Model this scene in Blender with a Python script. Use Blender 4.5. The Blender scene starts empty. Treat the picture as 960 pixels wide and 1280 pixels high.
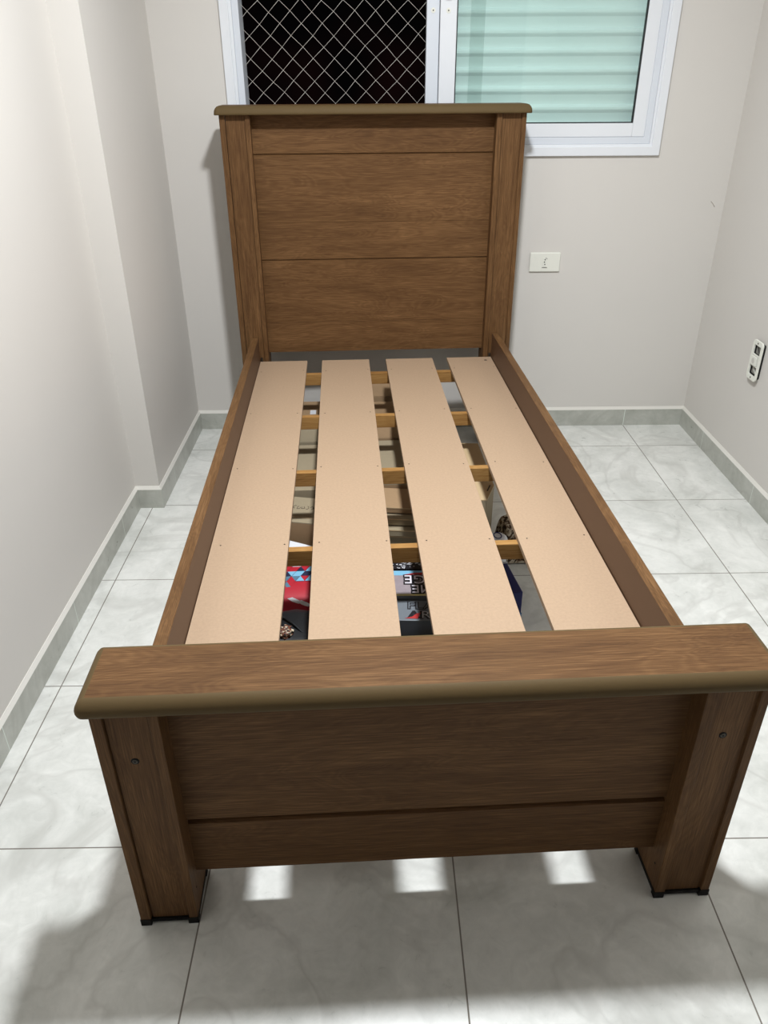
import bpy, bmesh, math, random
from mathutils import Vector, Matrix
random.seed(7)
C = bpy.context.scene.collection
R = math.radians

# ------------------------------------------------------------------ materials
def srgb(r, g, b):
    f = lambda c: (c/255/12.92) if c/255 <= .04045 else ((c/255+.055)/1.055)**2.4
    return (f(r), f(g), f(b), 1)
def newmat(name):
    m = bpy.data.materials.new(name); m.use_nodes = True
    nt = m.node_tree; b = nt.nodes['Principled BSDF']
    return m, nt, b
def N(nt, t, **k):
    n = nt.nodes.new(t)
    for a, v in k.items():
        if a in n.inputs: n.inputs[a].default_value = v
        else: setattr(n, a, v)
    return n
def plain(name, col, rough=.5, metal=0, bump=0, bscale=200, var=.0, spec=.5):
    m, nt, b = newmat(name)
    b.inputs['Base Color'].default_value = col
    b.inputs['Roughness'].default_value = rough; b.inputs['Metallic'].default_value = metal
    b.inputs['Specular IOR Level'].default_value = spec
    tc = N(nt, 'ShaderNodeTexCoord')
    no = N(nt, 'ShaderNodeTexNoise', Scale=bscale, Detail=3.0)
    nt.links.new(tc.outputs['Object'], no.inputs['Vector'])
    if bump:
        bp = N(nt, 'ShaderNodeBump', Strength=bump, Distance=.001)
        nt.links.new(no.outputs['Fac'], bp.inputs['Height']); nt.links.new(bp.outputs[0], b.inputs['Normal'])
    if var:
        mx = N(nt, 'ShaderNodeMix', data_type='RGBA')
        mx.inputs['A'].default_value = tuple(c*(1-var) for c in col[:3])+(1,)
        mx.inputs['B'].default_value = tuple(min(1, c*(1+var)) for c in col[:3])+(1,)
        nt.links.new(no.outputs['Fac'], mx.inputs['Factor']); nt.links.new(mx.outputs['Result'], b.inputs['Base Color'])
    return m
def wood(name, axis, dark, mid, light, rough=.52):
    m, nt, b = newmat(name)
    L = nt.links.new
    tc = N(nt, 'ShaderNodeTexCoord')
    def mapped(across, along):
        s = [across]*3; s[axis] = along
        mp = N(nt, 'ShaderNodeMapping'); mp.inputs['Scale'].default_value = s
        L(tc.outputs['Object'], mp.inputs['Vector']); return mp
    big = N(nt, 'ShaderNodeTexNoise', Scale=1.0, Detail=3.0, Distortion=1.5)
    L(mapped(9, 1.6).outputs[0], big.inputs['Vector'])
    # cathedral rings: distance field folded by a sine
    ring = N(nt, 'ShaderNodeMath', operation='MULTIPLY'); ring.inputs[1].default_value = 130
    L(big.outputs['Fac'], ring.inputs[0])
    sn = N(nt, 'ShaderNodeMath', operation='SINE'); L(ring.outputs[0], sn.inputs[0])
    fine = N(nt, 'ShaderNodeTexNoise', Scale=1.0, Detail=4.0, Roughness=.65)
    L(mapped(560, 14).outputs[0], fine.inputs['Vector'])
    med = N(nt, 'ShaderNodeTexNoise', Scale=1.0, Detail=2.0)
    L(mapped(90, 4).outputs[0], med.inputs['Vector'])
    a = N(nt, 'ShaderNodeMath', operation='MULTIPLY_ADD'); a.inputs[1].default_value = .045
    L(sn.outputs[0], a.inputs[0]); L(fine.outputs['Fac'], a.inputs[2])
    c = N(nt, 'ShaderNodeMath', operation='MULTIPLY_ADD'); c.inputs[1].default_value = .22
    L(med.outputs['Fac'], c.inputs[0]); L(a.outputs[0], c.inputs[2])
    d = N(nt, 'ShaderNodeMath', operation='MULTIPLY_ADD'); d.inputs[1].default_value = .5
    L(big.outputs['Fac'], d.inputs[0]); L(c.outputs[0], d.inputs[2])
    mr = N(nt, 'ShaderNodeMapRange'); mr.inputs['From Min'].default_value = .50; mr.inputs['From Max'].default_value = 1.24
    L(d.outputs[0], mr.inputs['Value'])
    cr = N(nt, 'ShaderNodeValToRGB'); e = cr.color_ramp.elements
    e[0].position = .1; e[0].color = dark; e[1].position = .95; e[1].color = light
    x = e.new(.5); x.color = mid
    L(mr.outputs[0], cr.inputs[0]); L(cr.outputs[0], b.inputs['Base Color'])
    b.inputs['Roughness'].default_value = rough; b.inputs['Specular IOR Level'].default_value = .15
    bp = N(nt, 'ShaderNodeBump', Strength=.25, Distance=.0006)
    L(fine.outputs['Fac'], bp.inputs['Height']); L(bp.outputs[0], b.inputs['Normal'])
    return m
WD, WM, WL = srgb(74, 50, 29), srgb(97, 69, 42), srgb(128, 95, 62)
M_wood = [wood('oak_laminate_%s' % n, i, WD, WM, WL) for i, n in enumerate(('across', 'along', 'upright'))]
M_edge = plain('edge_band', srgb(88, 71, 43), .7, bump=.05, bscale=60, spec=.25)
M_rail_in = plain('rail_laminate', srgb(86, 60, 39), .5, bump=.05, bscale=80, var=.04)
M_mdf = plain('hardboard', srgb(171, 145, 119), .6, bump=.15, bscale=170, var=.13)
M_pine = wood('pine', 0, srgb(124, 84, 42), srgb(158, 118, 68), srgb(180, 142, 88), .6)
M_black = plain('black_plastic', srgb(12, 11, 10), .6, spec=.2)
M_dark = plain('dark_hole', srgb(14, 12, 10), .8)
M_steel = plain('dark_steel', srgb(70, 66, 60), .35, metal=.8)
M_white = plain('white_pvc', srgb(226, 229, 233), .32, bump=.02, bscale=30)
M_white2 = plain('white_aluminium', srgb(214, 219, 226), .35)
M_gasket = plain('rubber_gasket', srgb(20, 22, 24), .6)
M_plate = plain('outlet_plastic', srgb(228, 228, 218), .35)
M_card = plain('corrugated_cardboard', srgb(168, 138, 104), .8, bump=.1, bscale=90, var=.06)
M_card2 = plain('cardboard_edge', srgb(206, 180, 140), .8, var=.05)
M_cardg = plain('grey_cardboard', srgb(160, 146, 120), .8, bump=.1, bscale=90, var=.05)
M_ink = plain('ink', srgb(62, 48, 38), .7)
M_paper = plain('white_paper', srgb(226, 228, 232), .6)
M_red = plain('red_cloth', srgb(172, 20, 40), .6, bump=.2, bscale=500)
M_lblue = plain('light_blue_cloth', srgb(120, 178, 208), .6)
M_navycl = plain('navy_cloth', srgb(24, 30, 62), .6)
M_teal = plain('grey_blue_cloth', srgb(80, 116, 138), .6)
M_pink = plain('white_cloth', srgb(232, 226, 236), .6)
M_blackcl = plain('black_nylon', srgb(20, 22, 24), .45, bump=.3, bscale=300)
M_navy = plain('navy_card', srgb(22, 28, 92), .35)
M_navyd = plain('dark_navy_card', srgb(14, 20, 44), .35)
M_cyan = plain('bright_blue_card', srgb(32, 104, 160), .4)
M_gbox = plain('grey_card', srgb(112, 118, 124), .45)
M_gold = plain('pale_yellow_print', srgb(228, 214, 150), .5)
M_redp = plain('red_print', srgb(176, 50, 50), .5)
M_blkp = plain('black_print', srgb(22, 20, 26), .5)
M_silv = plain('silver_print', srgb(205, 205, 210), .5)
M_lamp = plain('fixture_white', srgb(235, 235, 235), .4)

def wallmat(name, col, var=.02):
    m, nt, b = newmat(name); L = nt.links.new
    tc = N(nt, 'ShaderNodeTexCoord')
    n1 = N(nt, 'ShaderNodeTexNoise', Scale=2.2, Detail=3.0); L(tc.outputs['Object'], n1.inputs['Vector'])
    n2 = N(nt, 'ShaderNodeTexNoise', Scale=38.0, Detail=4.0); L(tc.outputs['Object'], n2.inputs['Vector'])
    mx = N(nt, 'ShaderNodeMix', data_type='RGBA')
    mx.inputs['A'].default_value = tuple(c*(1-var) for c in col[:3])+(1,)
    mx.inputs['B'].default_value = tuple(c*(1+var) for c in col[:3])+(1,)
    L(n1.outputs['Fac'], mx.inputs['Factor']); L(mx.outputs['Result'], b.inputs['Base Color'])
    b.inputs['Roughness'].default_value = .55; b.inputs['Specular IOR Level'].default_value = .25
    bp = N(nt, 'ShaderNodeBump', Strength=.12, Distance=.002); L(n2.outputs['Fac'], bp.inputs['Height']); L(bp.outputs[0], b.inputs['Normal'])
    return m
M_wall = wallmat('grey_wall_paint', srgb(211, 207, 201))
M_ceil = wallmat('ceiling_paint', srgb(238, 238, 236))

T = .45
def tilemat(name, ca, cb, cg, skirting=False):
    m, nt, b = newmat(name); L = nt.links.new
    tc = N(nt, 'ShaderNodeTexCoord')
    n1 = N(nt, 'ShaderNodeTexNoise', Scale=5.0, Detail=6.0, Roughness=.6, Distortion=.8); L(tc.outputs['Object'], n1.inputs['Vector'])
    n2 = N(nt, 'ShaderNodeTexNoise', Scale=26.0, Detail=5.0, Roughness=.65, Distortion=1.2); L(tc.outputs['Object'], n2.inputs['Vector'])
    # thin veins where a warped noise crosses its mean
    n3 = N(nt, 'ShaderNodeTexNoise', Scale=2.3, Detail=4.0, Distortion=1.6); L(tc.outputs['Object'], n3.inputs['Vector'])
    s = N(nt, 'ShaderNodeMath', operation='SUBTRACT'); s.inputs[1].default_value = .5; L(n3.outputs['Fac'], s.inputs[0])
    ab = N(nt, 'ShaderNodeMath', operation='ABSOLUTE'); L(s.outputs[0], ab.inputs[0])
    v = N(nt, 'ShaderNodeMapRange'); v.inputs['From Min'].default_value = 0; v.inputs['From Max'].default_value = .035
    v.inputs['To Min'].default_value = .34; v.inputs['To Max'].default_value = 0; L(ab.outputs[0], v.inputs['Value'])
    vm = N(nt, 'ShaderNodeMath', operation='MULTIPLY'); L(v.outputs[0], vm.inputs[0]); L(n2.outputs['Fac'], vm.inputs[1])
    mixn = N(nt, 'ShaderNodeMath', operation='MULTIPLY_ADD'); mixn.inputs[1].default_value = .3; L(n2.outputs['Fac'], mixn.inputs[0])
    h = N(nt, 'ShaderNodeMath', operation='MULTIPLY'); h.inputs[1].default_value = .7; L(n1.outputs['Fac'], h.inputs[0]); L(h.outputs[0], mixn.inputs[2])
    st = N(nt, 'ShaderNodeMapRange'); st.inputs['From Min'].default_value = .36; st.inputs['From Max'].default_value = .62; L(mixn.outputs[0], st.inputs['Value'])
    mx = N(nt, 'ShaderNodeMix', data_type='RGBA'); mx.inputs['A'].default_value = ca; mx.inputs['B'].default_value = cb; L(st.outputs[0], mx.inputs['Factor'])
    mv = N(nt, 'ShaderNodeMix', data_type='RGBA'); mv.inputs['B'].default_value = srgb(120, 116, 106); L(vm.outputs[0], mv.inputs['Factor']); L(mx.outputs['Result'], mv.inputs['A'])
    br = N(nt, 'ShaderNodeTexBrick', offset=0.0, squash=1.0)
    br.inputs['Scale'].default_value = 1; br.inputs['Mortar Size'].default_value = .0016; br.inputs['Mortar Smooth'].default_value = .3
    br.inputs['Brick Width'].default_value = T; br.inputs['Row Height'].default_value = T if not skirting else 50.0
    if skirting:
        # the joints of the skirting run up the wall: fold x and y into one running coordinate
        sep = N(nt, 'ShaderNodeSeparateXYZ'); L(tc.outputs['Object'], sep.inputs[0])
        ad = N(nt, 'ShaderNodeMath', operation='ADD'); L(sep.outputs[0], ad.inputs[0]); L(sep.outputs[1], ad.inputs[1])
        cmb = N(nt, 'ShaderNodeCombineXYZ'); L(ad.outputs[0], cmb.inputs[0]); cmb.inputs[1].default_value = 10
        bi = N(nt, 'ShaderNodeMath', operation='ADD'); bi.inputs[1].default_value = T*20-.2075; L(ad.outputs[0], bi.inputs[0]); L(bi.outputs[0], cmb.inputs[0])
        L(cmb.outputs[0], br.inputs['Vector'])
    else:
        mp = N(nt, 'ShaderNodeMapping'); mp.inputs['Location'].default_value = (T*20, T*20, 0)
        L(tc.outputs['Object'], mp.inputs['Vector']); L(mp.outputs[0], br.inputs['Vector'])
    fin = N(nt, 'ShaderNodeMix', data_type='RGBA'); L(br.outputs['Fac'], fin.inputs['Factor']); L(mv.outputs['Result'], fin.inputs['A']); fin.inputs['B'].default_value = cg
    L(fin.outputs['Result'], b.inputs['Base Color'])
    ro = N(nt, 'ShaderNodeMapRange'); L(n2.outputs['Fac'], ro.inputs['Value']); ro.inputs['To Min'].default_value = .2; ro.inputs['To Max'].default_value = .42
    rr = N(nt, 'ShaderNodeMath', operation='MAXIMUM'); L(ro.outputs[0], rr.inputs[0]); L(br.outputs['Fac'], rr.inputs[1]); L(rr.outputs[0], b.inputs['Roughness'])
    inv = N(nt, 'ShaderNodeMath', operation='SUBTRACT'); inv.inputs[0].default_value = 1; L(br.outputs['Fac'], inv.inputs[1])
    hm = N(nt, 'ShaderNodeMath', operation='MULTIPLY_ADD'); hm.inputs[1].default_value = .06; L(n2.outputs['Fac'], hm.inputs[0]); L(inv.outputs[0], hm.inputs[2])
    bp = N(nt, 'ShaderNodeBump', Strength=.3, Distance=.0015); L(hm.outputs[0], bp.inputs['Height']); L(bp.outputs[0], b.inputs['Normal'])
    return m
M_floor = tilemat('marbled_floor_tile', srgb(198, 199, 193), srgb(228, 228, 223), srgb(124, 118, 110))
M_skirt = tilemat('skirting_tile', srgb(160, 161, 152), srgb(188, 189, 181), srgb(215, 222, 214), True)
M_grout = plain('white_grout', srgb(222, 219, 211), .8)

def glassmat():
    m = bpy.data.materials.new('green_glass'); m.use_nodes = True; nt = m.node_tree; nt.nodes.clear()
    out = N(nt, 'ShaderNodeOutputMaterial'); tr = N(nt, 'ShaderNodeBsdfTransparent'); gl = N(nt, 'ShaderNodeBsdfGlossy')
    tr.inputs[0].default_value = (.90, .965, .945, 1); gl.inputs['Roughness'].default_value = .02
    fr = N(nt, 'ShaderNodeFresnel'); fr.inputs[0].default_value = 1.5; mx = N(nt, 'ShaderNodeMixShader')
    L = nt.links.new; L(fr.outputs[0], mx.inputs[0]); L(tr.outputs[0], mx.inputs[1]); L(gl.outputs[0], mx.inputs[2]); L(mx.outputs[0], out.inputs[0])
    return m
M_glass = glassmat(); M_glass2 = M_glass.copy(); M_glass2.name = 'clear_glass'
M_glass2.node_tree.nodes['Transparent BSDF'].inputs[0].default_value = (.975, .99, .985, 1)
M_slatw = plain('shutter_white', srgb(244, 247, 247), .3)

# ------------------------------------------------------------------ mesh helpers
def box(bm, x0, x1, y0, y1, z0, z1, mi=0, bev=0):
    vs = [bm.verts.new((x, y, z)) for z in (z0, z1) for y in (y0, y1) for x in (x0, x1)]
    fs = [bm.faces.new([vs[i] for i in f]) for f in ((0, 2, 3, 1), (4, 5, 7, 6), (0, 1, 5, 4), (2, 6, 7, 3), (0, 4, 6, 2), (1, 3, 7, 5))]
    for f in fs: f.material_index = mi
    if bev:
        es = list({e for f in fs for e in f.edges})
        r = bmesh.ops.bevel(bm, geom=es, offset=bev, segments=2, profile=.5, affect='EDGES')
        for f in r['faces']: f.material_index = mi
    return vs
def prism(bm, pts, axis, a, b, mi=0):
    """closed outline pts in the two other axes, pushed from a to b along axis"""
    def P(p, t):
        q = list(p); q.insert(axis, t); return q
    A = [bm.verts.new(P(p, a)) for p in pts]; B = [bm.verts.new(P(p, b)) for p in pts]
    n = len(pts); out = []
    for i in range(n): out.append(bm.faces.new((A[i], A[(i+1) % n], B[(i+1) % n], B[i])))
    out.append(bm.faces.new(A[::-1])); out.append(bm.faces.new(B))
    for f in out: f.material_index = mi
    return out
def tube(bm, pts, r, seg=6, mi=0):
    rings = []
    for i, p in enumerate(pts):
        p = Vector(p); d = (Vector(pts[min(i+1, len(pts)-1)])-Vector(pts[max(i-1, 0)])).normalized()
        a = d.cross(Vector((0, 0, 1))) if abs(d.z) < .9 else d.cross(Vector((0, 1, 0)))
        a.normalize(); b = d.cross(a)
        rings.append([bm.verts.new(p+a*r*math.cos(2*math.pi*k/seg)+b*r*math.sin(2*math.pi*k/seg)) for k in range(seg)])
    for q, w in zip(rings, rings[1:]):
        for k in range(seg):
            f = bm.faces.new((q[k], q[(k+1) % seg], w[(k+1) % seg], w[k])); f.material_index = mi; f.smooth = True
    bm.faces.new(rings[0][::-1]).material_index = mi; bm.faces.new(rings[-1]).material_index = mi
def cyl(bm, c, axis, r, h, seg=20, mi=0, r2=None):
    r2 = r if r2 is None else r2
    def P(a, t, rr):
        p = [rr*math.cos(a), rr*math.sin(a)]; p.insert(axis, t); return [c[i]+p[i] for i in range(3)]
    A = [bm.verts.new(P(2*math.pi*k/seg, 0, r)) for k in range(seg)]; B = [bm.verts.new(P(2*math.pi*k/seg, h, r2)) for k in range(seg)]
    for k in range(seg):
        f = bm.faces.new((A[k], A[(k+1) % seg], B[(k+1) % seg], B[k])); f.material_index = mi; f.smooth = True
    bm.faces.new(A[::-1]).material_index = mi; bm.faces.new(B).material_index = mi
def obj(name, bm, mats, parent=None, loc=None, bevel=0):
    bmesh.ops.recalc_face_normals(bm, faces=bm.faces)
    me = bpy.data.meshes.new(name); bm.to_mesh(me); bm.free()
    for m in (mats if isinstance(mats, (list, tuple)) else [mats]): me.materials.append(m)
    o = bpy.data.objects.new(name, me); C.objects.link(o)
    if parent: o.parent = parent
    if loc: o.location = loc
    if bevel:
        md = o.modifiers.new('edge', 'BEVEL'); md.width = bevel; md.segments = 2; md.limit_method = 'ANGLE'
    return o
def B(): return bmesh.new()
def tag(o, label, cat, group=None):
    o['label'] = label; o['category'] = cat
    if group: o['group'] = group
    return o
def empty(name, loc, rz=0):
    o = bpy.data.objects.new(name, None); C.objects.link(o); o.location = loc; o.rotation_euler.z = rz; o.empty_display_size = .1
    return o
def struct(o): o['kind'] = 'structure'; return o
def text_mesh(name, body, size, mat, parent, M, depth=.0004, bold=0):
    cu = bpy.data.curves.new(name, 'FONT'); cu.body = body; cu.size = size; cu.extrude = depth; cu.offset = bold
    cu.resolution_u = 3; cu.align_x = 'LEFT'
    t = bpy.data.objects.new(name, cu); C.objects.link(t)
    dg = bpy.context.evaluated_depsgraph_get(); me = bpy.data.meshes.new_from_object(t.evaluated_get(dg))
    bpy.data.objects.remove(t)
    me.materials.clear(); me.materials.append(mat)
    o = bpy.data.objects.new(name, me); C.objects.link(o); o.parent = parent; o.matrix_local = M
    return o

# ------------------------------------------------------------------ room shell
XL, XP, XR, YP, YB, YF, ZC = -.047, .033, 2.045, 1.340, 2.0148, -1.25, 2.36
SK = .0073      # skirting tile stands this far off the wall
b = B(); box(b, XL-.1, XR+.1, YF-.1, YB+.14, -.05, 0)
struct(obj('floor', b, M_floor))
b = B(); box(b, XL-.1, XR+.1, YF-.1, YB+.14, ZC, ZC+.05)
struct(obj('ceiling', b, M_ceil))
b = B()
prism(b, [(XL-.1, YF), (XL, YF), (XL, YP), (XP, YP), (XP, YB), (XL-.1, YB)], 2, 0, ZC)
struct(obj('wall_left', b, M_wall))
b = B(); box(b, XR, XR+.1, YF, YB, 0, ZC); struct(obj('wall_right', b, M_wall))
b = B()      # unseen wall behind the camera; wide doorway added to let bounce light out
box(b, XL-.1, .15, YF-.1, YF, 0, ZC); box(b, 1.85, XR+.1, YF-.1, YF, 0, ZC); box(b, .15, 1.85, YF-.1, YF, 2.10, ZC)
struct(obj('wall_front', b, M_wall))
WX0, WX1, WZ0, WZ1 = .300, 1.750, 1.052, 2.05    # window opening
b = B()
box(b, XL-.1, WX0, YB, YB+.14, 0, ZC); box(b, WX1, XR+.1, YB, YB+.14, 0, ZC)
box(b, WX0, WX1, YB, YB+.14, 0, WZ0); box(b, WX0, WX1, YB, YB+.14, WZ1, ZC)
struct(obj('wall_back', b, M_wall))

def skirt(name, pts, closed=False):
    """pts: wall line seen from above, room on the left of the walk; tile face SK off the wall"""
    b = B()
    return b
def skirt_run(b, x0, y0, x1, y1, nx, ny, e0=0, e1=0):
    """straight run along a wall from (x0,y0) to (x1,y1); (nx,ny) points into the room"""
    d = Vector((x1-x0, y1-y0, 0)).normalized(); n = Vector((nx, ny, 0)); a = Vector((x0, y0, 0)); c = Vector((x1, y1, 0))
    sec = [(0, 0), (SK, 0), (SK, .0695), (.0015, .0805), (0, .0805)]
    A = [b.verts.new(a+n*s+d*(e0*s)+Vector((0, 0, z))) for s, z in sec]
    E = [b.verts.new(c+n*s-d*(e1*s)+Vector((0, 0, z))) for s, z in sec]
    for i in range(len(sec)):
        f = b.faces.new((A[i], A[(i+1) % 5], E[(i+1) % 5], E[i])); f.material_index = 1 if i in (2, 3) else 0
    b.faces.new(A[::-1]); b.faces.new(E)
    # white joint along the floor
b = B()
skirt_run(b, XL, YF, XL, YP, 1, 0, 0, 1); skirt_run(b, XL, YP, XP, YP, 0, -1, 1, -1); skirt_run(b, XP, YP, XP, YB, 1, 0, -1, 1)
struct(obj('baseboard_left', b, [M_skirt, M_grout]))
b = B(); skirt_run(b, XP, YB, XR, YB, 0, -1, 1, 1); struct(obj('baseboard_back', b, [M_skirt, M_grout]))
b = B(); skirt_run(b, XR, YB, XR, YF, -1, 0, 1, 0); struct(obj('baseboard_right', b, [M_skirt, M_grout]))

# ------------------------------------------------------------------ window
win = struct(empty('window_1', (0, 0, 0)))
TOP = WZ1+.035
def frame_ring(b, x0, x1, z0, z1, w, y0, y1, mi=0):
    """mitred rectangular ring, width w inward, front face at y0, back at y1"""
    o = [(x0, z0), (x1, z0), (x1, z1), (x0, z1)]; i = [(x0+w, z0+w), (x1-w, z0+w), (x1-w, z1-w), (x0+w, z1-w)]
    V = {}
    for k in range(4):
        for nme, src in (('o', o), ('i', i)):
            for y, t in ((y0, 'f'), (y1, 'b')): V[nme, t, k] = b.verts.new((src[k][0], y, src[k][1]))
    for k in range(4):
        j = (k+1) % 4
        for q in ((('o', 'f'), ('i', 'f')), (('i', 'b'), ('o', 'b')), (('o', 'b'), ('o', 'f')), (('i', 'f'), ('i', 'b'))):
            f = b.faces.new((V[q[0][0], q[0][1], k], V[q[0][0], q[0][1], j], V[q[1][0], q[1][1], j], V[q[1][0], q[1][1], k])); f.material_index = mi
b = B()
frame_ring(b, .2705, 1.7745, 1.0295, TOP, .030, YB-.012, YB)           # architrave on the wall
frame_ring(b, .2985, 1.7495, 1.0545, TOP-.025, .012, YB-.006, YB+.10)
obj('window_frame', b, M_white, win, bevel=.002)
b = B()                                                                  # fixed inner frame of the opening
frame_ring(b, .3105, 1.7375, 1.0665, TOP-.037, .022, YB-.001, YB+.09)
obj('inner_frame', b, M_white2, win, bevel=.0015)
# right hand sash: stile, rails and pane
b = B()
GX0, GX1, GZ0, GZ1 = 1.0446, 1.672, 1.132, WZ1-.04
box(b, .9900, GX0, YB+.002, YB+.034, 1.089, GZ1+.03)
box(b, GX1, 1.716, YB+.002, YB+.034, 1.089, GZ1+.03)
box(b, GX0, GX1, YB+.002, YB+.034, 1.089, GZ0)
box(b, GX0, GX1, YB+.002, YB+.034, GZ1, GZ1+.03)
sash = obj('sliding_sash', b, M_white, win, bevel=.002)
b = B(); frame_ring(b, GX0, GX1, GZ0, GZ1, .0035, YB+.007, YB+.02); obj('gasket', b, M_gasket, sash)
b = B(); box(b, GX0, GX1, YB+.0125, YB+.0165, GZ0, GZ1); obj('glass_pane', b, M_glass, sash)
b = B(); cyl(b, (1.0165, YB+.002, 1.4636), 1, .0075, -.0015, 20); cyl(b, (1.0165, YB+.0004, 1.4636), 1, .0022, -.0008, 10, 1)
obj('screw_cap', b, [M_plate, M_steel], sash)
b = B(); box(b, 1.008, 1.026, YB-.004, YB+.002, 1.4935, 1.53, 0, .001); obj('latch', b, M_gasket, sash)
# shutter sash stile beside the open half
b = B(); box(b, .9461, .9880, YB+.012, YB+.05, 1.089, WZ1-.01)
st = obj('meeting_stile', b, M_white2, win, bevel=.002)
b = B(); cyl(b, (.9672, YB+.012, 1.4649), 1, .0075, -.0015, 20); cyl(b, (.9672, YB+.0104, 1.4649), 1, .0022, -.0008, 10, 1)
obj('screw_cap', b, [M_plate, M_steel], st)
# louvred shutter behind the glass
b = B()
P = .0573; z = 1.075
while z < WZ1-.02:
    ys = YB+.050
    sec = [(.020, .0), (.0095, .030), (.0030, .0375), (.0008, .0415), (.0008, .0475), (.0025, .0500), (.020, .0572), (.026, .0572), (.026, .0)]
    sec = [(ys+a, z+c) for a, c in sec]
    prism(b, [(a, c) for a, c in sec], 0, .990, 1.73)
    z += P
sh = obj('shutter_slats', b, M_slatw, win)
# narrow clear glass strip behind the pane, showing as two pale lines
b = B(); box(b, 1.094, 1.141, YB+.036, YB+.0395, 1.10, WZ1-.03)
obj('rear_glass_strip', b, M_glass2, win)

# safety net across the open half
b = B()
ny = YB+.062; DX, DZ = .0710, .0672
cols = range(-1, 12); rows = range(-4, 30)
def node(i, j):
    # i counts half steps to the right, j half steps up
    rnd = random.Random(i*977+j*131)
    return (.3527+i*DX/2+rnd.uniform(-.002, .002), ny+rnd.uniform(-.001, .001), 1.1976+j*DZ/2+rnd.uniform(-.002, .002)-.0015*math.sin(i))
for j in range(-4, 25):
    for i in range(-1, 18):
        if (i+j) % 2: continue
        p = node(i, j)
        for dj in (1,):
            for di in (-1, 1):
                q = node(i+di, j+dj)
                if min(p[0], q[0]) < .315 or max(p[0], q[0]) > .975: continue
                tube(b, [p, q], .00065, 5)
        if .32 < p[0] < .97:
            bmesh.ops.create_icosphere(b, subdivisions=1, radius=.0017, matrix=Matrix.Translation(p))
net = obj('safety_net', b, plain('net_cord', srgb(205, 200, 192), .7))
tag(net, 'pale diamond mesh safety net stretched across the dark open half of the window', 'net')

# ------------------------------------------------------------------ outlets
o1 = tag(empty('wall_outlet', (1.4075, YB, .6655)), 'white rectangular power outlet with cover plate on the back wall right of the headboard', 'outlet')
b = B(); prism(b, [(-.0575, -.035), (.0575, -.035), (.0575, .035), (-.0575, .035)], 1, -.0075, 0)
obj('cover_plate', b, M_plate, o1, bevel=.003)
b = B()
prism(b, [(-.008, -.0165), (.008, -.0165), (.008, .0165), (-.008, .0165)], 1, -.0088, -.0075)
sm = obj('socket_module', b, M_plate, o1, bevel=.0008)
b = B()
for dx, dz in ((0, .0095), (-.002, .001), (0, -.0075)): cyl(b, (dx, -.0088, dz), 1, .0023, -.0003, 12)
obj('pin_holes', b, M_dark, sm)
b = B(); box(b, -.0095, .0095, -.0082, -.0075, -.0205, -.0188); obj('module_gap', b, M_dark, o1)
b = B(); tube(b, [(0, -.0092, .014), (.003, -.0092, .0165), (.008, -.0092, .012)], .0007, 5); obj('module_mark', b, M_dark, sm)

o2 = tag(empty('uncovered_outlet', (XR, 1.500, .445)), 'uncovered outlet on the right wall, white support frame without its cover plate', 'outlet')
b = B()
Wd, Hd, D = .040, .068, .013
def rr(hw, hh, r, n=5):
    pts = []
    for cx, cy, a0 in ((hw-r, hh-r, 0), (-hw+r, hh-r, 90), (-hw+r, -hh+r, 180), (hw-r, -hh+r, 270)):
        for k in range(n+1):
            a = R(a0+90*k/n); pts.append((cx+r*math.cos(a), cy+r*math.sin(a)))
    return pts
def plate_with_holes(b, outer, holes, x0, x1, mi=0):
    """frame ring between an outline and each hole is made by strips: outer band + crossbars"""
    pass
out = rr(.034, .066, .013); inn = rr(.024, .050, .004)
def ring(b, o_, i_, x0, x1, mi=0):
    n = len(o_)
    O0 = [b.verts.new((x0, p[0], p[1])) for p in o_]; O1 = [b.verts.new((x1, p[0], p[1])) for p in o_]
    I0 = [b.verts.new((x0, p[0], p[1])) for p in i_]; I1 = [b.verts.new((x1, p[0], p[1])) for p in i_]
    for k in range(n):
        j = (k+1) % n
        for q in ((O0[k], O0[j], O1[j], O1[k]), (I0[k], I1[k], I1[j], I0[j]), (O0[k], I0[k], I0[j], O0[j]), (O1[k], O1[j], I1[j], I1[k])):
            f = b.faces.new(q); f.material_index = mi
ring(b, out, inn, -.015, -.009)
box(b, -.0145, -.009, -.024, .024, .0155, .0195); box(b, -.0145, -.009, -.024, .024, -.0195, -.0155)
obj('support_frame', b, M_plate, o2, bevel=.001)
b = B(); ring(b, rr(.029, .058, .006), rr(.0255, .054, .004), -.0088, 0); prism(b, rr(.027, .056, .005), 0, -.002, -.0005); obj('wall_box', b, M_dark, o2)
b = B(); prism(b, [(-.0195, -.0145), (.0195, -.0145), (.0195, .0145), (-.0195, .0145)], 0, -.019, -.003)
md_ = obj('socket_module', b, M_plate, o2, bevel=.001)
b = B(); cyl(b, (-.0190, 0, 0), 0, .0095, -.0006, 18); obj('socket_face', b, plain('outlet_shade', srgb(200, 198, 190), .5), md_)
for dz in (.0335, -.0335):
    b = B(); prism(b, [(-.017, dz-.012), (.017, dz-.012), (.017, dz+.012), (-.017, dz+.012)], 0, -.0075, -.003)
    sb = obj('empty_slot', b, plain('slot_grey', srgb(120, 118, 112), .6), o2)
    b = B(); tube(b, [(-.008, -.010, dz-.008), (-.0085, 0, dz+.002), (-.008, .008, dz+.009)], .0014, 6); obj('wire', b, M_dark if dz > 0 else M_plate, sb)
for dz in (.0575, -.0575):
    b = B(); cyl(b, (-.015, 0, dz), 0, .0032, -.0006, 12); obj('screw', b, M_steel, o2)

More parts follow.
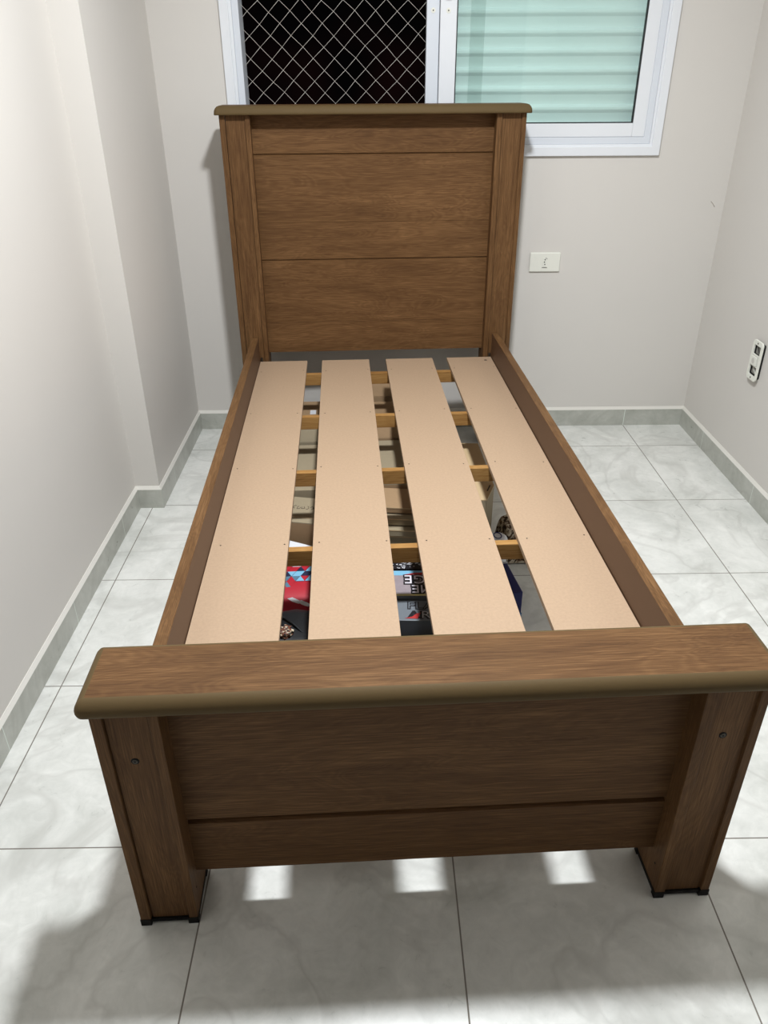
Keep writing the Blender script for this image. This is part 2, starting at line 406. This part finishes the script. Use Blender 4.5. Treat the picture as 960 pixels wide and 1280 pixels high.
# scuff left by a knock on the back wall near the corner
b = B(); tube(b, [(1.995, YB-.0002, .875), (2.003, YB-.0002, .868), (2.012, YB-.0002, .856)], .0012, 5)
tag(obj('wall_scuff', b, plain('scuff', srgb(176, 166, 156), .8)), 'small diagonal scuff mark on the back wall beside the right corner', 'mark')

# ------------------------------------------------------------------ bed
bed = empty('single_bed', (.3523, -.1565, 0), R(2.334))
tag(bed, 'brown oak laminate single bed frame without mattress, four hardboard planks on crossbars', 'bed')
W, PW, H = .9956, .0974, .493
FV = .04    # footboard panel set back
def upright(name, u0, outer_left, v0, depth, h, hole=False):
    """post of two side boards with a board let in between them"""
    e = PW
    b = B(); t = .018
    box(b, u0+.0905, u0+e-.0175, v0+.005, v0+.018, .012, h) if False else box(b, u0+t+.0015, u0+e-t+.003, v0+.0055, v0+.021, .014, h)
    post = obj(name, b, M_wood[2], bed)
    b = B(); box(b, u0, u0+t, v0, v0+depth, .014, h); obj('side_board', b, M_wood[2], post, bevel=.0012)
    b = B(); box(b, u0+e-t+.003, u0+e, v0, v0+depth, .014, h); obj('side_board', b, M_wood[2], post, bevel=.0012)
    return post
fposts = []
for u0 in (0, W-PW):
    p = upright('footboard_post', u0, u0 == 0, 0, .10, H); fposts.append(p)
    for a in (u0-.001, u0+PW-.0175):
        b = B(); box(b, a, a+.0185, -.001, .012, 0, .016, 0, .001); box(b, a, a+.0185, .088, .101, 0, .016, 0, .001)
        box(b, a+.001, a+.0175, .012, .088, .005, .014)
        obj('plastic_glide', b, M_black, p)
    b = B(); box(b, u0+.0175, u0+PW-.0175, .002, .022, .006, .014); obj('plastic_edge', b, M_black, p)
    c = (u0+.050 if u0 == 0 else W-.0532)
    b = B()
    n = 16
    cyl(b, (c, .0056, .3895), 1, .0062, -.0006, 18); cyl(b, (c, .0050, .3895), 1, .0040, -.0010, 16, 1); cyl(b, (c, .0040, .3895), 1, .0020, -.0002, 6)
    obj('bolt', b, [M_black, M_steel], p)
    s = u0+PW+.0004 if u0 == 0 else u0-.0004
    b = B(); cyl(b, (s, .022, .066), 0, .0020, .0006 if u0 == 0 else -.0006, 10); obj('hole', b, M_dark, p)
# footboard panel with its groove
def grooved(name, u0, u1, v, z0, z1, grooves, th=.015):
    """front profile walked up in (v,z): each groove is (z, width, depth)"""
    pts = [(v, z0)]
    for gz, gw, gd in sorted(grooves):
        pts += [(v, gz-gw), (v+gd, gz-gw*.3), (v+gd, gz+gw*.3), (v, gz+gw)]
    pts += [(v, z1), (v+th, z1), (v+th, z0)]
    b = B(); prism(b, pts, 0, u0, u1); return obj(name, b, M_wood[0], bed)
grooved('footboard_panel', PW, W-PW, FV, .086, H, [(.2085, .0058, .008)])
def cap(name, u0, u1, v0, v1, z0, th, r, prof):
    b = B(); n = 6
    rings = []
    for d, z in prof:
        rad = max(r-d, .0015); pts = []
        for cx, cy, a0 in ((u1-d-rad, v1-d-rad, 0), (u0+d+rad, v1-d-rad, 90), (u0+d+rad, v0+d+rad, 180), (u1-d-rad, v0+d+rad, 270)):
            for k in range(n+1):
                a = R(a0+90*k/n); pts.append(b.verts.new((cx+rad*math.cos(a), cy+rad*math.sin(a), z0+z)))
        rings.append(pts)
    m = len(rings[0])
    for q, w in zip(rings, rings[1:]):
        for k in range(m):
            f = b.faces.new((q[k], q[(k+1) % m], w[(k+1) % m], w[k])); f.material_index = 1; f.smooth = True
    b.faces.new(rings[0][::-1]).material_index = 1; b.faces.new(rings[-1]).material_index = 0
    return obj(name, b, [M_wood[0], M_edge], bed)
cap('footboard_cap', -.0145, 1.0125, -.0155, .123, H, .029, .014,
    [(.006, 0), (.0015, .0025), (0, .007), (0, .0105), (.0012, .0155), (.004, .0205), (.0085, .0255), (.0135, .028), (.016, .0290)])
# headboard
HL, HZ = 1.9577, 1.172
for u0 in (0, W-.0937-.0037):
    upright('headboard_post', u0, u0 == 0, HL, .098, HZ)
grooved('headboard_panel', PW, W-PW, 1.998, .379, HZ, [(1.0529, .003, .005), (.7123, .003, .005), (.8377, .001, .0012), (.490, .001, .0012)])
cap('headboard_cap', -.0135, 1.0105, HL-.018, HL+.118, HZ, .027, .012,
    [(.002, 0), (0, .001), (0, .006), (.0015, .013), (.005, .019), (.010, .024), (.016, .0265), (.018, .027)])
# side rails
for nme, a, c, inner in (('side_rail', .0419, .0655, 1), ('side_rail', .9285, .9521, 0)):
    b = B(); vs = box(b, a, c, .022, HL+.0045, .300, .4449)
    o = obj(nme, b, [M_wood[1], M_rail_in], bed, bevel=.001)
    for f in o.data.polygons:
        if abs(f.normal.x) > .9: f.material_index = 1
    # cleat the crossbars rest on
    b = B(); (box(b, c, c+.014, .10, HL-.02, .284, .3055) if inner else box(b, a-.014, a, .10, HL-.02, .284, .3055))
    obj('support_cleat', b, M_pine, bed)
for u in (.072, .922):
    b = B(); box(b, u-.0035, u+.0035, HL-.004, HL+.001, .352, .372); cyl(b, (u, HL-.004, .366), 1, .0022, -.003, 10)
    obj('metal_bracket', b, M_steel, bed)
# crossbars
bars = [1.8288, 1.4277, 1.0361, .6433, .25]
for v in bars:
    b = B(); box(b, .0665, .927, v, v+.020, .3062, .3468)
    obj('crossbar', b, M_pine, bed, bevel=.0008)
# planks
SL = [(.0637+.003, .2400), (.2946, .4691), (.5313, .7060), (.7604, .9265)]
nail_me = None
for k, (a, c) in enumerate(SL):
    b = B(); box(b, a, c, .0575, 1.9512, .347, .3590)
    s = obj('plank', b, M_mdf, bed, bevel=.0008)
    for v in bars[:-1]:
        for u in (a+.016, c-.012):
            rnd = random.Random(int(u*1e4+v*1e3))
            if nail_me is None:
                b = B(); cyl(b, (0, 0, 0), 2, .0019, .0004, 10); no = obj('nail', b, M_steel, s); nail_me = no.data
            else:
                no = bpy.data.objects.new('nail', nail_me); C.objects.link(no); no.parent = s
            no.location = (u+rnd.uniform(-.005, .005), v+.009+rnd.uniform(-.007, .007), .3590)
    if k == 3:
        b = B(); cyl(b, (.9005, 1.912, .3590), 2, .0058, .0003, 14); obj('screw_hole', b, M_ink, s)  # small dark disc drawn for a screw hole in the plank

# ------------------------------------------------------------------ things stored under the bed (bed-aligned world)
def U(u, v, z=0):
    a = R(2.334); return (.3523+u*math.cos(a)-v*math.sin(a), -.1565+u*math.sin(a)+v*math.cos(a), z)
BR = R(2.334)
def carton(u, v, w, d, h, rot, label, mat=M_card, flap=None, seam=True):
    """closed or open cardboard carton centred at u,v"""
    e = empty('cardboard_box', U(u, v), BR+R(rot)); tag(e, label, 'box', None)
    t = .004; b = B()
    box(b, -w/2, w/2, -d/2, -d/2+t, 0, h); box(b, -w/2, w/2, d/2-t, d/2, 0, h)
    box(b, -w/2, -w/2+t, -d/2+t, d/2-t, 0, h); box(b, w/2-t, w/2, -d/2+t, d/2-t, 0, h)
    box(b, -w/2+t, w/2-t, -d/2+t, d/2-t, 0, t)
    obj('carton_body', b, mat, e)
    return e
def flapper(e, name, hinge_a, hinge_b, direction, length, mat=M_card, th=.003):
    a, c, d = Vector(hinge_a), Vector(hinge_b), Vector(direction).normalized()*length
    n = (c-a).cross(d).normalized()*th
    b = B(); q = [a, c, c+d, a+d]; V = [b.verts.new(p) for p in q]+[b.verts.new(p+n) for p in q]
    for f in ((0, 1, 2, 3), (7, 6, 5, 4), (0, 4, 5, 1), (1, 5, 6, 2), (2, 6, 7, 3), (3, 7, 4, 0)): b.faces.new([V[i] for i in f])
    return obj(name, b, mat, e)

# A: brown carton under the head end, left
e = carton(.245, 1.82, .27, .36, .175, 0, 'brown cardboard box at the head end under the leftmost gap between planks')
b = B(); box(b, -.135, .135, -.18, .18, .175, .178); lid = obj('lid', b, M_card, e)
b = B(); box(b, -.002, .02, .05, .09, .178, .1785); obj('tape', b, M_paper, e)
# B: open carton next to it
e = carton(.545, 1.85, .26, .42, .17, 0, 'open cardboard box at the head end beneath the middle gap')
flapper(e, 'flap', (-.13, -.21, .17), (.13, -.21, .17), (0, 1, .0), .355)
flapper(e, 'flap', (-.13, .21, .17), (.13, .21, .17), (0, .2, .55), .05)
# C: wide open carton
e = carton(.245, 1.41, .27, .36, .19, 0, 'grey-brown open cardboard box in the second bay under the leftmost gap', M_cardg)
flapper(e, 'flap', (-.135, -.18, .19), (.135, -.18, .19), (0, 1, .02), .315, M_cardg)
flapper(e, 'flap', (-.135, .18, .19), (.135, .18, .19), (0, .2, .5), .05, M_cardg)
b = B(); tube(b, [(.0, -.09, .1965), (.04, -.102, .1965), (.09, -.105, .1965)], .0016, 5); obj('torn_edge', b, M_ink, e)
# D: second bay under the middle gap
e = carton(.535, 1.42, .25, .35, .195, 0, 'open cardboard box in the second bay under the middle gap')
flapper(e, 'flap', (-.125, -.175, .195), (.125, -.175, .195), (0, 1, .02), .31, M_cardg)
flapper(e, 'flap', (-.125, .175, .195), (.125, .175, .195), (0, .2, .5), .05)
b = B(); V = [b.verts.new(p) for p in ((-.035, -.172, .2), (.055, -.172, .2), (.055, -.03, .203), (.03, -.05, .203))]; b.faces.new(V)
o = obj('folded_corner', b, M_card2, e); md = o.modifiers.new('t', 'SOLIDIFY'); md.thickness = .002; md.offset = 1
# E: carton with a hand hole under the right gap
e = empty('cardboard_box', U(.752, 1.325), BR); tag(e, 'cardboard box with a cut hand hole and clipped corner under the right gap', 'box')
pl = [(-.065, -.205), (.028, -.205), (.065, -.115), (.065, .190), (-.065, .205)]
b = B(); prism(b, pl, 2, 0, .199); obj('carton_body', b, M_cardg, e)
b = B(); prism(b, pl, 2, .1992, .2025); obj('lid', b, M_card2, e)
b = B(); q = [(.036, -.150), (.0395, -.152), (.054, -.116), (.0505, -.114)]; prism(b, q, 2, .2025, .203); obj('hand_hole', b, M_ink, e)
# F: written carton in the third bay
e = carton(.225, 1.125, .25, .145, .185, -14, 'taped cardboard box with dark handwriting in the third bay under the left gap')
b = B(); box(b, -.125, .125, -.0725, .0725, .185, .188); lid = obj('lid', b, M_cardg, e)
b = B()
x = -.02
rnd = random.Random(3)
for k in range(7):
    cx = x+k*.0125; pts = [(cx+rnd.uniform(-.002, .002)+.005*math.cos(a), .012+.009*math.sin(a)+rnd.uniform(-.002, .002), .1885) for a in [q*1.05+k for q in range(5)]]
    tube(b, pts, .0007, 4)
obj('handwriting', b, M_ink, e)
b = B(); box(b, -.125, .125, -.046, -.043, .188, .1885); obj('tape_seam', b, M_card2, e)
# white sheet leaning before it
b = B(); prism(b, [(-.09, -.04), (.07, -.04), (.07, .028), (-.09, .105)], 2, .0, .15)
o = obj('white_box', b, M_paper, None, U(.225, .945), bevel=.002); o.rotation_euler.z = BR+R(-2)
tag(o, 'plain white box between the handwritten carton and the red patterned backpack', 'box')
# G: stack of flattened cartons under the middle gap, third bay
for k in range(4):
    zt = [0, .125, .15, .175][k]; h = [.121, .021, .021, .018][k]
    d = [.16, .175, .15, .12][k]
    b = B(); box(b, -.09, .09, -d/2, d/2, 0, h-.001); 
    for q in (-.0885, ): pass
    box(b, -.09, .09, -d/2-.0006, -d/2, h-.004, h-.001, 1)
    m = [M_cardg, M_cardg, M_cardg, M_card][k]
    o = obj('folded_carton', b, [m, M_card2], None, U(.535, 1.145+[.0, .0, .008, .02][k], zt)); o.rotation_euler.z = BR+R(-9)
    tag(o, ['thick dark cardboard block on the floor beneath the folded cartons', 'folded carton third from the top of the stack under the middle gap',
            'folded carton second from the top of the stack under the middle gap', 'topmost light brown folded carton of the stack under the middle gap'][k], 'box')
# H: blanket and white roll
b = B(); nu, nv = 26, 26
rows_ = []
for j in range(nv+1):
    r_ = []
    for i in range(nu+1):
        x = -.075+.15*i/nu; y = -.075+.15*j/nv
        edge = min(1, 5*(1-abs(2*i/nu-1)))*min(1, 5*(1-abs(2*j/nv-1)))
        zz = .005+.125*edge**.5*(.85+.16*math.sin(38*x+22*y)+.06*math.sin(70*y-30*x))
        r_.append(b.verts.new((x, y, zz)))
    rows_.append(r_)
for j in range(nv):
    for i in range(nu):
        f = b.faces.new((rows_[j][i], rows_[j][i+1], rows_[j+1][i+1], rows_[j+1][i])); f.smooth = True
m, nt, bs = newmat('patterned_fleece'); vo = N(nt, 'ShaderNodeTexNoise', Scale=42.0, Detail=2.0, Distortion=2.0); tc = N(nt, 'ShaderNodeTexCoord')
nt.links.new(tc.outputs['Object'], vo.inputs['Vector']); cr = N(nt, 'ShaderNodeValToRGB')
cr.color_ramp.elements[0].color = srgb(40, 28, 20); cr.color_ramp.elements[0].position = .42; cr.color_ramp.elements[1].color = srgb(196, 186, 166); cr.color_ramp.elements[1].position = .6
cr.color_ramp.elements.new(.5).color = srgb(104, 76, 50)
nt.links.new(vo.outputs['Fac'], cr.inputs[0]); nt.links.new(cr.outputs[0], bs.inputs['Base Color'])
bs.inputs['Roughness'].default_value = .9
M_fleece = m
bmv = b
o = obj('folded_blanket', b, m, None, U(.905, 1.155)); o.rotation_euler.z = BR
tag(o, 'folded brown and cream patterned blanket beneath the gap beside the rightmost plank', 'blanket')
e = tag(empty('white_jar', U(.800, 1.035), BR), 'white jar with a blue oval mark standing before the patterned blanket', 'jar')
b = B()
prof = [(.026, 0), (.030, .004), (.030, .118), (.027, .126), (.020, .131)]
n = 24; rg = [[b.verts.new((r_*math.cos(2*math.pi*k/n), r_*math.sin(2*math.pi*k/n), z_)) for k in range(n)] for r_, z_ in prof]
for q, w in zip(rg, rg[1:]):
    for k in range(n): f = b.faces.new((q[k], q[(k+1) % n], w[(k+1) % n], w[k])); f.smooth = True
b.faces.new(rg[0][::-1]); b.faces.new(rg[-1]); obj('body', b, M_paper, e)
b = B(); ring2 = [(.011*math.cos(a), .016*math.sin(a)) for a in [2*math.pi*k/20 for k in range(20)]]
tube(b, [(p[0], p[1], .1318) for p in ring2]+[(ring2[0][0], ring2[0][1], .1318)], .0016, 5); obj('blue_mark', b, M_navy, e)

# I: navy box and folder
e = tag(empty('navy_box', U(.735, .845), BR+R(6)), 'glossy navy blue box on the floor under the right gap near the footboard', 'box')
b = B(); box(b, -.085, .078, -.075, .065, 0, .115); obj('body', b, M_navy, e, bevel=.002)
b = B(); box(b, -.085, .0785, .062, .0665, .113, .118); obj('pale_edge', b, M_silv, e)
b = B(); box(b, -.085, .079, -.0765, -.0752, .0, .05); obj('blue_strip', b, M_cyan, e)
b = B(); box(b, -.06, .05, -.022, .022, 0, .15); o = obj('dark_case', b, M_navyd, None, U(.722, .94), bevel=.004); o.rotation_euler.z = BR
tag(o, 'very dark blue case directly behind the glossy navy box', 'case')

# J: game boxes under the middle gap
e = tag(empty('comic_box', U(.535, .715), BR+R(-3)), 'box printed in comic lettering, seen upside down under the middle gap', 'box')
b = B(); box(b, -.105, .105, -.054, .054, 0, .20); obj('body', b, M_gbox, e, bevel=.001)
b = B(); box(b, -.1045, .1045, -.0475, .033, .20, .2003); obj('printed_face', b, plain('comic_print', srgb(150, 138, 142), .5, var=.25, bscale=60), e)
b = B(); box(b, -.105, .105, -.054, -.047, .2002, .2006); obj('yellow_band', b, M_gold, e)
b = B(); box(b, -.105, .105, .032, .052, .2002, .2006); obj('blue_band', b, M_lblue, e)
b = B(); prism(b, [(-.03, .034), (.10, .034), (.06, .044), (.0, .043)], 2, .2006, .2009); obj('red_swoosh', b, M_redp, e)
rot180 = Matrix.Rotation(math.pi, 4, 'Z')
def put(x, y, z, rz=0, sx=1): return Matrix.Translation((x, y, z)) @ Matrix.Rotation(rz, 4, 'Z') @ Matrix.Diagonal((sx, 1, 1, 1))
# dark outline with a pale face, read from the far side
text_mesh('lettering', 'UGE', .050, M_blkp, e, put(.056, .030, .2008, math.pi, .86), .0003, .0042)
text_mesh('lettering_face', 'UGE', .050, M_pink, e, put(.056, .030, .2014, math.pi, .86), .0003, 0)
text_mesh('lettering', 'ME', .046, M_blkp, e, put(.040, -.012, .2008, math.pi, .86), .0003, .0042)
text_mesh('lettering_face', 'ME', .046, M_pink, e, put(.040, -.012, .2014, math.pi, .86), .0003, 0)
e = tag(empty('speckled_box', U(.535, .812), BR+R(-3)), 'black box with silver speckled print behind the comic lettered box', 'box')
b = B(); box(b, -.105, .105, -.036, .036, 0, .20)
obj('body', b, M_blkp, e)
b = B(); rnd = random.Random(5)
for k in range(190):
    x, y, s = rnd.uniform(-.10, .10), rnd.uniform(-.033, .033), rnd.uniform(.0012, .0035); a = rnd.uniform(0, 3)
    V = [b.verts.new((x+s*math.cos(a+q)*(1+.6*(i_ % 2)), y+s*math.sin(a+q), .2005)) for i_, q in enumerate((0, 1.4, 3.1, 4.6))]; b.faces.new(V)
obj('silver_specks', b, M_silv, e)
e = tag(empty('grey_game_box', U(.535, .618), BR+R(-5)), 'dark grey box lettered FLA and ARO in front of the comic lettered box', 'box')
b = B(); box(b, -.105, .105, -.040, .038, 0, .190); obj('body', b, M_gbox, e, bevel=.001)
text_mesh('lettering', 'FLA', .038, M_blkp, e, put(-.029, .004, .1902, 0, 1.05), .0003, .002)
text_mesh('lettering_face', 'FLA', .038, M_gbox, e, put(-.029, .004, .1908, 0, 1.05), .0003, -.0006)
text_mesh('lettering', 'ARO', .038, M_blkp, e, put(-.026, -.031, .1902, 0, 1.05), .0003, .002)
text_mesh('lettering_face', 'RO', .038, M_silv, e, put(.003, -.031, .1908, 0, 1.05), .0003, -.0006)
b = B(); prism(b, [(-.034, -.033), (-.004, -.034), (.003, -.012), (-.006, -.014), (-.016, -.026)], 2, .1906, .1909); obj('red_flash', b, M_redp, e)
b = B(); box(b, -.105, .105, -.045, .045, 0, .15); o = obj('midnight_box', b, M_navyd, None, U(.535, .525), bevel=.002); o.rotation_euler.z = BR+R(-5)
tag(o, 'midnight blue box in front of the grey lettered box', 'box')
b = B(); box(b, -.10, .10, -.03, .03, 0, .12); o = obj('blue_box', b, M_cyan, None, U(.52, .447), bevel=.002); o.rotation_euler.z = BR+R(-5)
tag(o, 'bright blue box nearest the footboard under the middle gap', 'box')

# K: red patterned backpack
def pillow(b, w, d, h, nu, nv, fn):
    """soft closed body standing on z=0"""
    rows = []
    for j in range(nv+1):
        ph = -math.pi/2+math.pi*j/nv; row = []
        for i in range(nu):
            th = 2*math.pi*i/nu
            se = lambda c, p: math.copysign(abs(c)**p, c)
            x = w/2*se(math.cos(ph), .5)*se(math.cos(th), .55); y = d/2*se(math.cos(ph), .5)*se(math.sin(th), .55)
            z = h/2+h/2*se(math.sin(ph), .6)
            row.append(b.verts.new((x, y, max(z, 0))))
        rows.append(row)
    for j in range(nv):
        for i in range(nu):
            q = (rows[j][i], rows[j][(i+1) % nu], rows[j+1][(i+1) % nu], rows[j+1][i])
            fn(b, q)
def smoothq(b, q):
    try: b.faces.new(q).smooth = True
    except ValueError: pass
e = tag(empty('red_backpack', U(.255, .765), BR), 'red backpack with blue, navy and white triangle print under the left gap', 'bag')
b = B(); pillow(b, .24, .24, .205, 40, 20, smoothq)
bmesh.ops.remove_doubles(b, verts=b.verts, dist=1e-5); obj('body', b, M_red, e)
# printed triangles: a triangulated sheet draped on the top
b = B(); rnd = random.Random(12); S = .021
mats = [M_red, M_lblue, M_navycl, M_teal, M_pink, M_red, M_lblue, M_navycl]
def zt(x, y):
    k = min(1, (abs(x)/.12)**3.2+(abs(y)/.12)**3.2); return .1025+.1025*(1-k)**.30+.0014
for j in range(-4, 5):
    for i in range(-5, 5):
        x0 = i*S*1.05+(j % 2)*S/2; y0 = j*S
        if j < -1 and i > -1-j*0-(-1-j)*2+1: continue
        for tri in (((x0, y0), (x0+S, y0), (x0+S/2, y0+S)), ((x0+S, y0), (x0+1.5*S, y0+S), (x0+S/2, y0+S))):
            if max(abs(p[0]) for p in tri) > .112 or max(p[1] for p in tri) > .112: continue
            f = b.faces.new([b.verts.new((p[0], p[1]-.012, zt(p[0], p[1]-.012))) for p in tri]); f.material_index = rnd.randrange(8)
obj('triangle_print', b, mats, e)
for k, (cx, cy) in enumerate(((-.010, -.1075), (.012, -.1135))):
    b = B(); pts = [(-.020, .006), (-.008, .0085), (.006, .002), (.020, -.007), (.006, -.0075), (-.008, -.002)]
    prism(b, pts, 2, .0, .0012); o = obj('white_stripe', b, M_paper, e); o.location = (cx, cy+.014, zt(0, cy+.014)+.001)
    o.rotation_euler = (R(38), 0, 0)
# L: black bag and its crumpled wrapper
e = tag(empty('black_bag', U(.25, .552), BR), 'black nylon bag in front of the red backpack', 'bag')
b = B(); pillow(b, .23, .18, .212, 36, 16, smoothq); bmesh.ops.remove_doubles(b, verts=b.verts, dist=1e-5)
for v_ in b.verts: v_.co.z += .004*math.sin(60*v_.co.x+25*v_.co.y) if v_.co.z > .08 else 0
obj('body', b, M_blackcl, e)
b = B(); tube(b, [(-.03+.01*k, .03-.012*k, .213+.004*math.sin(k*.8)) for k in range(8)], .003, 6); obj('strap', b, M_blackcl, e)
b = B(); rnd = random.Random(9)
bmesh.ops.create_icosphere(b, subdivisions=3, radius=.021)
for v_ in b.verts: v_.co *= rnd.uniform(.72, 1.1); v_.co.z *= .55
for f in b.faces: f.material_index = rnd.choice((0, 0, 1, 2))
o = obj('crumpled_wrapper', b, [plain('brown_foil', srgb(110, 70, 54), .35), plain('cream_foil', srgb(190, 176, 150), .4), M_blkp], None, U(.228, .525, .214))
tag(o, 'crumpled brown and cream wrapper lying on the black bag beside the footboard', 'wrapper')

# ------------------------------------------------------------------ light
LX, LY, LZ = .90, .38, 2.26
e = tag(empty('ceiling_lamp', (LX, LY, ZC)), 'round white flush ceiling lamp over the bed', 'lamp')
b = B(); cyl(b, (0, 0, 0), 2, .15, -.05, 40, 0, .15); obj('lamp_body', b, M_lamp, e)
ld = bpy.data.lights.new('lamp_light', 'AREA'); ld.shape = 'DISK'; ld.size = .17; ld.energy = 58; ld.color = (.93, .965, 1)
lo = bpy.data.objects.new('lamp_light', ld); C.objects.link(lo); lo.location = (LX, LY, LZ)

w = bpy.data.worlds.new('night'); bpy.context.scene.world = w; w.use_nodes = True
nt = w.node_tree; bg = nt.nodes['Background']; bg.inputs['Strength'].default_value = 1
tc = N(nt, 'ShaderNodeTexCoord'); no = N(nt, 'ShaderNodeTexNoise', Scale=9.0, Detail=1.0); nt.links.new(tc.outputs['Generated'], no.inputs['Vector'])
cr = N(nt, 'ShaderNodeValToRGB'); cr.color_ramp.elements[0].position = .4; cr.color_ramp.elements[0].color = (.0012, .0011, .0012, 1)
cr.color_ramp.elements[1].position = .68; cr.color_ramp.elements[1].color = (.006, .002, .002, 1)
nt.links.new(no.outputs['Fac'], cr.inputs[0]); nt.links.new(cr.outputs[0], bg.inputs['Color'])

# ------------------------------------------------------------------ camera
cam = bpy.data.cameras.new('camera'); co = bpy.data.objects.new('camera', cam); C.objects.link(co)
yaw, pitch, roll = R(.5921), R(-29.4317), R(-.3252)
fw = Vector((math.sin(yaw)*math.cos(pitch), math.cos(yaw)*math.cos(pitch), math.sin(pitch)))
rt = Vector((math.cos(yaw), -math.sin(yaw), 0)); up = rt.cross(fw)
r2 = rt*math.cos(roll)+up*math.sin(roll); u2 = -rt*math.sin(roll)+up*math.cos(roll)
Mx = Matrix((r2, u2, -fw)).transposed().to_4x4(); Mx.translation = (.7656, -.9671, 1.2720)
co.matrix_world = Mx
cam.sensor_fit = 'VERTICAL'; cam.sensor_height = 36; cam.lens = 36*960.88/1280; cam.clip_start = .02
sc = bpy.context.scene; sc.camera = co
sc.view_settings.view_transform = 'Standard'; sc.view_settings.look = 'None'; sc.view_settings.exposure = 0; sc.view_settings.gamma = 1
sc.view_settings.use_curve_mapping = False
